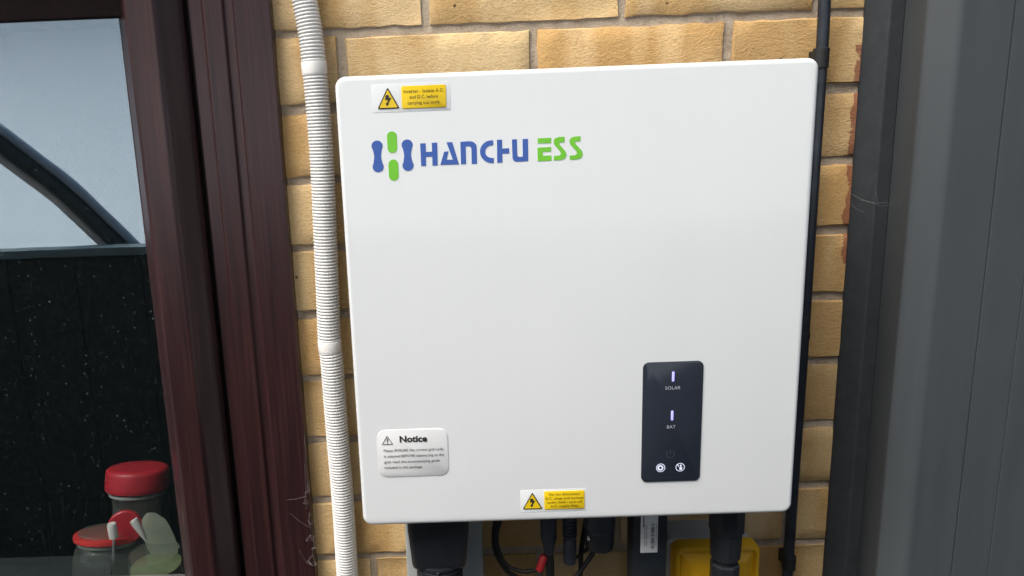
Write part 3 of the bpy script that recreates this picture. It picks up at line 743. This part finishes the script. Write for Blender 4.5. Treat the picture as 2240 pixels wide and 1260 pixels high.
# cables
def cable(label, pts, r, n=10):
    o = tube('cable', pts, r, 'rubber', None, 12, n)
    return tag(o, label, 'cable', 'cables under the inverter')
cable('thin black cable looping down left of the red tip', [(0.163, -0.070, 1.123), (0.155, -0.070, 1.090), (0.1465, -0.070, 1.062), (0.1475, -0.070, 1.040), (0.1565, -0.071, 1.022), (0.1720, -0.073, 1.0155), (0.1860, -0.077, 1.0190), (0.1915, -0.079, 1.0260)], 0.0022)
cable('second black cable following the loop on its outside', [(0.156, -0.064, 1.123), (0.150, -0.064, 1.090), (0.1435, -0.064, 1.062), (0.1440, -0.064, 1.036), (0.1540, -0.064, 1.014), (0.1680, -0.064, 1.002), (0.186, -0.06, 0.992), (0.200, -0.05, 0.96), (0.203, -0.03, 0.80), (0.203, -0.02, 0.0)], 0.0026)
rc = tube('cable_tip', [(0.1900, -0.080, 1.0200), (0.1906, -0.080, 1.0212), (0.1958, -0.0805, 1.0370), (0.1964, -0.0805, 1.0385)], [0.0030, 0.0044, 0.0044, 0.0032], 'red_cap', None, 14)
tag(rc, 'red plastic tip on the end of the looping black cable', 'cable tip')
cable('straight black cable dropping from the tapered plug', [(0.2010, -0.080, 1.042), (0.2025, -0.078, 1.025), (0.2030, -0.074, 0.98), (0.203, -0.06, 0.9), (0.205, -0.035, 0.75), (0.205, -0.03, 0.0)], 0.0046)
cable('black cable curving down left from the round knob', [(0.262, -0.066, 1.074), (0.2600, -0.066, 1.050), (0.2520, -0.068, 1.034), (0.2400, -0.070, 1.016), (0.2250, -0.070, 0.996), (0.212, -0.06, 0.96), (0.212, -0.04, 0.8), (0.212, -0.03, 0.0)], 0.0026)
cable('black cable crossing behind, below the round knob', [(0.246, -0.058, 1.075), (0.2400, -0.058, 1.030), (0.2390, -0.058, 1.000), (0.239, -0.04, 0.9), (0.240, -0.02, 0.6), (0.240, -0.02, 0.0)], 0.0028)
cable('thin black cable sagging between the ribbed plug and the knob', [(0.2237, -0.080, 1.030), (0.2262, -0.074, 1.0260), (0.2350, -0.068, 1.0290), (0.2460, -0.066, 1.0370), (0.2540, -0.066, 1.0500), (0.2560, -0.066, 1.074)], 0.0017)

# data logger stick with label
dg = thing('data_logger', 'flat black stick module with a white barcode label under the inverter', 'data logger', (0.304, -0.09, 0.985))
plate('case', 0.2862, 0.3226, 0.985, 1.0985, 0.005, -0.076, -0.100, 'black', dg)
box('plug', 0.292, 0.316, -0.097, -0.079, 1.0985, 1.122, 'black', dg, 0.001)
lb = plate('barcode_label', 0.2945, 0.3124, 1.0500, 1.0950, 0.0006, -0.0998, -0.1004, 'white_sticker', dg, 'white label with barcode')
rb = random.Random(3); bars = []; z = 1.0545
while z < 1.0835:
    h = rb.choice((0.0004, 0.0006, 0.0010)); bars.append([(0.3052, z), (0.3090, z), (0.3090, z + h), (0.3052, z + h)]); z += h + rb.choice((0.0004, 0.0006, 0.0011))
poly('barcode', bars, -0.1007, 'grey_ink', lb)
poly('small_print', [[(x, 1.058 + q), (x + 0.0004, 1.058 + q), (x + 0.0004, 1.058 + q + h), (x, 1.058 + q + h)] for x in (0.2985, 0.3005, 0.3104) for q, h in ((0, 0.006), (0.0075, 0.009), (0.018, 0.007))] + [[(0.2968, 1.0800), (0.2980, 1.0800), (0.2980, 1.0935), (0.2968, 1.0935)]], -0.1007, 'grey_ink', lb)
for z in (1.0455, 1.0375): plate('status_light', 0.2912, 0.2926, z - 0.0007, z + 0.0007, 0.0006, -0.0996, -0.1003, 'slate', dg)

# big gland with battery cable on the right
gd = thing('cable_gland', 'large black hexagonal cable gland in front of the yellow switch box', 'cable gland', (0.3838, -0.1, 1.0))
def hexa(name, cx, cy, prof, segs, mat, parent):
    bm = bmesh.new(); prev = None
    for r, z in prof:
        ring = [bm.verts.new((cx + r * math.cos(2 * math.pi * (k + 0.3) / segs), cy + r * math.sin(2 * math.pi * (k + 0.3) / segs), z)) for k in range(segs)]
        if prev:
            for k in range(segs): bm.faces.new((prev[k], prev[(k + 1) % segs], ring[(k + 1) % segs], ring[k]))
        else: bm.faces.new(ring)
        prev = ring
    bm.faces.new(prev)
    return from_bm(name, bm, mat, parent, True, None, 20)
GX, GY = 0.3842, -0.098
hexa('collar', GX, GY, [(0.0168, 1.0715), (0.0180, 1.0728), (0.0180, 1.122)], 8, 'black', gd)
hexa('body', GX, GY, [(0.0138, 1.0405), (0.0150, 1.0420), (0.0157, 1.0560), (0.0160, 1.0713)], 10, 'black', gd)
hexa('neck', GX, GY, [(0.0118, 1.0365), (0.0118, 1.0403)], 20, 'rubber', gd)
hexa('nut', GX, GY, [(0.0140, 1.0040), (0.0150, 1.0060), (0.0150, 1.0340), (0.0138, 1.0363)], 8, 'black', gd)
bt = tube('battery_cable', [(GX, GY, 1.006), (GX, GY, 0.95), (GX, -0.08, 0.8), (GX, -0.03, 0.6), (GX, -0.02, 0.0)], 0.0095, 'rubber', None, 16, 8)
tag(bt, 'thick black cable hanging from the hexagonal gland before the yellow box', 'cable')

# grey box on the wall behind the cover
gb = thing('junction_box', 'pale grey plastic box on the bricks behind the black cable cover', 'junction box', (0.0875, 0, 0.90))
plate('box_body', 0.0460, 0.1300, 0.90, 1.100, 0.005, 0.0, -0.046, 'grey_box', gb)
plate('box_lid', 0.0450, 0.1310, 0.899, 1.101, 0.006, -0.0465, -0.060, 'grey_box', gb, edge=[(0, -0.0465), (0, -0.056), (0.0012, -0.0588), (0.004, -0.060)])

# yellow isolator
yb = thing('switch_box', 'yellow fronted isolator switch box on a grey back box below the inverter', 'switch box', (0.392, 0, 0.90))
plate('back_box', 0.3395, 0.4345, 0.90, 1.0300, 0.006, 0.0, -0.040, 'grey_box', yb)
plate('front', 0.3440, 0.4395, 0.896, 1.0290, 0.010, -0.0405, -0.062, 'yellow_box', yb, edge=[(0, -0.0405), (0, -0.054), (0.002, -0.0575), (0.0055, -0.0585), (0.0068, -0.0555), (0.0075, -0.0550), (0.016, -0.0605), (0.018, -0.062)])
lathe('rotary_switch', [(0.030, 0.93), (0.030, 0.955)], 0.392, -0.040, 'red_cap', yb, 28)

# ------------------------------------------------------------------ jars on the sill inside
SZ = 0.9132
j1 = thing('glass_jar', 'tall glass jar with a wide red screw lid inside the window', 'jar', (-0.320, 0.10, SZ), 'jars on the windowsill')
lathe('jar_body', [(0.030, SZ), (0.037, SZ + 0.003), (0.0385, SZ + 0.012), (0.0375, SZ + 0.050), (0.0345, SZ + 0.080), (0.0310, SZ + 0.100), (0.0325, SZ + 0.118), (0.0355, SZ + 0.128), (0.0355, SZ + 0.136)], -0.318, 0.10, 'jar', j1, 40)
lathe('lid', [(0.0400, SZ + 0.1285), (0.0412, SZ + 0.1300), (0.0414, SZ + 0.136), (0.0408, SZ + 0.151), (0.0398, SZ + 0.1555), (0.0370, SZ + 0.1578), (0.030, SZ + 0.1585)], -0.318, 0.10, 'red_lid', j1, 44)
lathe('glass_rim', [(0.0350, SZ + 0.1210), (0.0368, SZ + 0.1225), (0.0368, SZ + 0.1245), (0.0356, SZ + 0.1260)], -0.318, 0.10, 'rim', j1, 40, cap=False)
j2 = thing('glass_jar', 'squat clip top glass jar with a red rubber ring inside the window', 'jar', (-0.354, 0.07, SZ), 'jars on the windowsill')
lathe('jar_body', [(0.032, SZ), (0.040, SZ + 0.003), (0.0425, SZ + 0.012), (0.0425, SZ + 0.048), (0.0395, SZ + 0.060), (0.0365, SZ + 0.064), (0.0365, SZ + 0.069)], -0.354, 0.07, 'jar', j2, 40)
lathe('rubber_ring', [(0.0385, SZ + 0.0695), (0.0425, SZ + 0.0705), (0.0430, SZ + 0.0735), (0.0425, SZ + 0.0765), (0.0385, SZ + 0.0775)], -0.354, 0.07, 'red_rubber', j2, 44)
ld = lathe('glass_lid', [(0.0375, SZ + 0.0778), (0.0370, SZ + 0.0805), (0.026, SZ + 0.0830), (0.008, SZ + 0.0836)], -0.354, 0.07, 'jar', j2, 40)
lathe('glass_rim', [(0.0372, SZ + 0.0640), (0.0384, SZ + 0.0655), (0.0384, SZ + 0.0672), (0.0372, SZ + 0.0688)], -0.354, 0.07, 'rim', j2, 40, cap=False)
tube('wire_clasp', [(-0.332, 0.034, SZ + 0.078), (-0.331, 0.0315, SZ + 0.06), (-0.332, 0.030, SZ + 0.035)], 0.0016, 'chrome', j2, 8, 6)
j3 = thing('glass_jar', 'small glass jar of green contents close to the sash', 'jar', (-0.286, 0.052, SZ), 'jars on the windowsill')
lathe('jar_body', [(0.026, SZ), (0.0325, SZ + 0.003), (0.0335, SZ + 0.010), (0.0335, SZ + 0.052), (0.0310, SZ + 0.058), (0.0310, SZ + 0.064)], -0.286, 0.055, 'jar', j3, 36)
lathe('contents', [(0.024, SZ + 0.003), (0.031, SZ + 0.006), (0.0315, SZ + 0.046), (0.020, SZ + 0.048)], -0.286, 0.055, 'greenery', j3, 30)
# pale scoop leaning out of the small jar
bm = bmesh.new(); pr_ = []
for s, w, off in ((0, 0.0165, 0), (0.012, 0.0205, 0), (0.030, 0.0205, 0), (0.050, 0.0180, 0), (0.060, 0.0150, 0), (0.066, 0.0090, 0)):
    row = []
    for k in range(9):
        u = -1 + k / 4
        x = -0.2835 - s * 0.13 + w * u; y = 0.075 + 0.004 * u * u - s * 0.05; z = SZ + 0.044 + s - 0.006 * abs(u) ** 3 * (s / 0.066)
        row.append(bm.verts.new((x, y, z)))
    if pr_:
        for k in range(8): bm.faces.new((pr_[k], pr_[k + 1], row[k + 1], row[k]))
    pr_ = row
bmesh.ops.solidify(bm, geom=bm.faces[:], thickness=0.004)
sc = from_bm('scoop', bm, 'pale_green', None, True)
tag(sc, 'pale green rounded plastic scoop leaning against the tall jar', 'scoop')
# upright red lid leaning behind the clip-top jar
bm = bmesh.new(); add_tube(bm, [(-0.3270, 0.0700, SZ + 0.0900), (-0.3274, 0.0714, SZ + 0.0898), (-0.3290, 0.0770, SZ + 0.0890)], [0.0205, 0.0220, 0.0220], 36)
rl = from_bm('loose_lid', bm, 'red_lid', None, True)
tag(rl, 'loose round red lid propped upright on the clip top jar', 'jar lid')
wc = tube('white_cap', [(-0.333, 0.050, SZ + 0.088), (-0.333, 0.050, SZ + 0.089), (-0.3335, 0.050, SZ + 0.1065), (-0.3335, 0.050, SZ + 0.108)], [0.0045, 0.0058, 0.0058, 0.005], 'clip', None, 16)
tag(wc, 'small white cap resting on the clip top jar', 'cap')
pg = tube('peg', [(-0.3050, 0.050, SZ + 0.112), (-0.3030, 0.050, SZ + 0.108), (-0.2960, 0.050, SZ + 0.092), (-0.2930, 0.050, SZ + 0.084)], [0.0050, 0.0055, 0.0036, 0.0016], 'clip', None, 10)
tag(pg, 'small white peg leaning on the pale green scoop', 'peg')

# the two big jars lean back a little
for root, ax, rz in ((j1, 12, 3), (j2, 14, 3)):
    root.rotation_euler = (R(-ax), R(rz), 0)
j1.location.x -= 0.018; j1.location.z -= 0.008
j2.location.x -= 0.008
# ------------------------------------------------------------------ cobwebs
def cobweb(label, centre, spread, n, seed, ylo, yhi):
    rnd = random.Random(seed); bm = bmesh.new()
    nodes = []
    for i in range(n):
        u = rnd.random()
        nodes.append(Vector((centre[0] + rnd.gauss(0, spread[0]), rnd.uniform(ylo, yhi), centre[2] + (u - 0.5) * spread[1])))
    for i, a in enumerate(nodes):
        near = sorted(nodes, key=lambda q: (q - a).length)[1:4]
        for b in near:
            mid = (a + b) / 2 + Vector((rnd.uniform(-1, 1), 0, -abs(rnd.gauss(0, 1)))) * 0.0012
            add_tube(bm, [a, mid, b], rnd.choice((0.00003, 0.00005, 0.00008)), 3, False)
    return bm, nodes
bm, nd = cobweb('', (-0.0635, -0.036, 1.050), (0.0036, 0.105), 30, 5, -0.041, -0.034)
for (a, b) in (((-0.088, -0.0365, 1.081), (-0.064, -0.038, 1.086)), ((-0.086, -0.0365, 1.064), (-0.063, -0.038, 1.045)), ((-0.064, -0.037, 1.125), (-0.066, -0.038, 1.07)), ((-0.079, -0.037, 1.018), (-0.070, -0.038, 1.000)), ((-0.062, -0.036, 1.16), (-0.0625, -0.038, 1.09)), ((-0.050, -0.004, 1.06), (-0.062, -0.037, 1.05)), ((-0.048, -0.004, 1.03), (-0.062, -0.037, 1.038))):
    add_tube(bm, [a, (Vector(a) + Vector(b)) / 2 + Vector((0, 0, -0.0012)), b], 0.00007, 4, False)
cw = from_bm('cobweb', bm, 'web'); cw.location = (-0.0045, 0.0185, 0); tag(cw, 'tangled grey cobweb on the edge of the rosewood window frame', 'cobweb', 'cobwebs')
bm = bmesh.new()
for (a, b) in (((0.532, -0.003, 1.412), (0.5545, -0.030, 1.398)), ((0.5395, -0.019, 1.4035), (0.5535, -0.055, 1.404)), ((0.551, -0.0195, 1.425), (0.553, -0.030, 1.398)), ((0.5535, -0.034, 1.398), (0.5535, -0.070, 1.409)), ((0.536, -0.002, 1.40), (0.545, -0.0195, 1.390))):
    add_tube(bm, [a, (Vector(a) + Vector(b)) / 2 + Vector((0, -0.001, -0.002)), b], 0.00006, 4, False)
cw = from_bm('cobweb', bm, 'web'); tag(cw, 'wispy cobweb strands between the bricks and the grey boxing', 'cobweb', 'cobwebs')

# ------------------------------------------------------------------ yard opposite (seen mirrored in the pane)
fn = thing('fence', 'low dark green boarded fence mirrored in the window pane', 'fence', (-0.5, -1.62, 0))
for i in range(34):
    x = -4.2 + i * 0.22
    box('board', x, x + 0.2196, -1.640, -1.618, 0.02, 1.118 if x < -0.8 else 1.258, 'fence', fn, 0.004, 1)
box('top_rail', -4.25, -0.685, -1.665, -1.60, 1.122, 1.150, 'rail', fn, 0.004)
box('top_rail', -0.684, 3.3, -1.665, -1.60, 1.262, 1.290, 'rail', fn, 0.004)
for nm, mt, r_, off, lab in (('brace_tube', 'brace', 0.027, 0.0, 'bent dark green pipe brace mirrored in the window pane'),
                             ('brace_tube', 'brace_highlight', 0.015, 0.041, 'pale blue grey strip added as the highlight along the dark green brace'),  # separate tube that paints the highlight on the brace's upper side
                             ('timber_brace', 'beige', 0.014, -0.040, 'pale beige rounded timber under the dark green brace in the mirror image')):
    o_ = tube(nm, [(x + off * 0.7, -1.71, z + off * 0.7) for x, z in ((-2.06, 2.03), (-1.62, 1.715), (-1.33, 1.468), (-1.17, 1.325), (-1.06, 1.205), (-0.96, 1.09))], r_, mt, None, 18, 10)
    tag(o_, lab, 'brace')
box_post = box('post', -2.16, -2.04, -1.76, -1.64, 0, 2.1, 'brace', None, 0.006)
tag(box_post, 'square dark green post at the end of the fence', 'post')
bm = bmesh.new()
RS = [(-5.5, -1.80, 1.07), (3.4, -1.80, 1.07), (3.4, -4.6, 2.42), (-5.5, -4.6, 2.42)]
a = [bm.verts.new(p_) for p_ in RS]; b = [bm.verts.new((x, y, z - 0.04)) for x, y, z in RS]
bm.faces.new(a); bm.faces.new(b[::-1])
for k in range(4): bm.faces.new((a[k], a[(k + 1) % 4], b[(k + 1) % 4], b[k]))
lr = thing('lean_to', 'pale ribbed sheet lean-to roof mirrored in the upper window pane', 'lean-to', (-1, -3.2, 0))
from_bm('roof_sheet', bm, 'sheet', lr)
for x in (-5.3, -1.0, 3.2):
    box('post', x, x + 0.1, -4.5, -4.4, 0, 2.30, 'fence', lr); box('post', x, x + 0.1, -1.95, -1.85, 0, 1.05, 'fence', lr)
# added house behind the lean-to, unseen, blocks the low sky
nh = thing('sky_blocking_house', 'added unseen house wall behind the lean-to, blocking the low sky', 'house', (-1, -7, 0))
box('wall', -9, 7, -7.2, -6.0, 0, 6.4, 'mortar', nh)
extrude_h('roof', [(-5.8, 6.3), (-5.8, 6.4), (-8.5, 8.2), (-8.5, 6.3)], -9.2, 7.2, 'ground', nh)
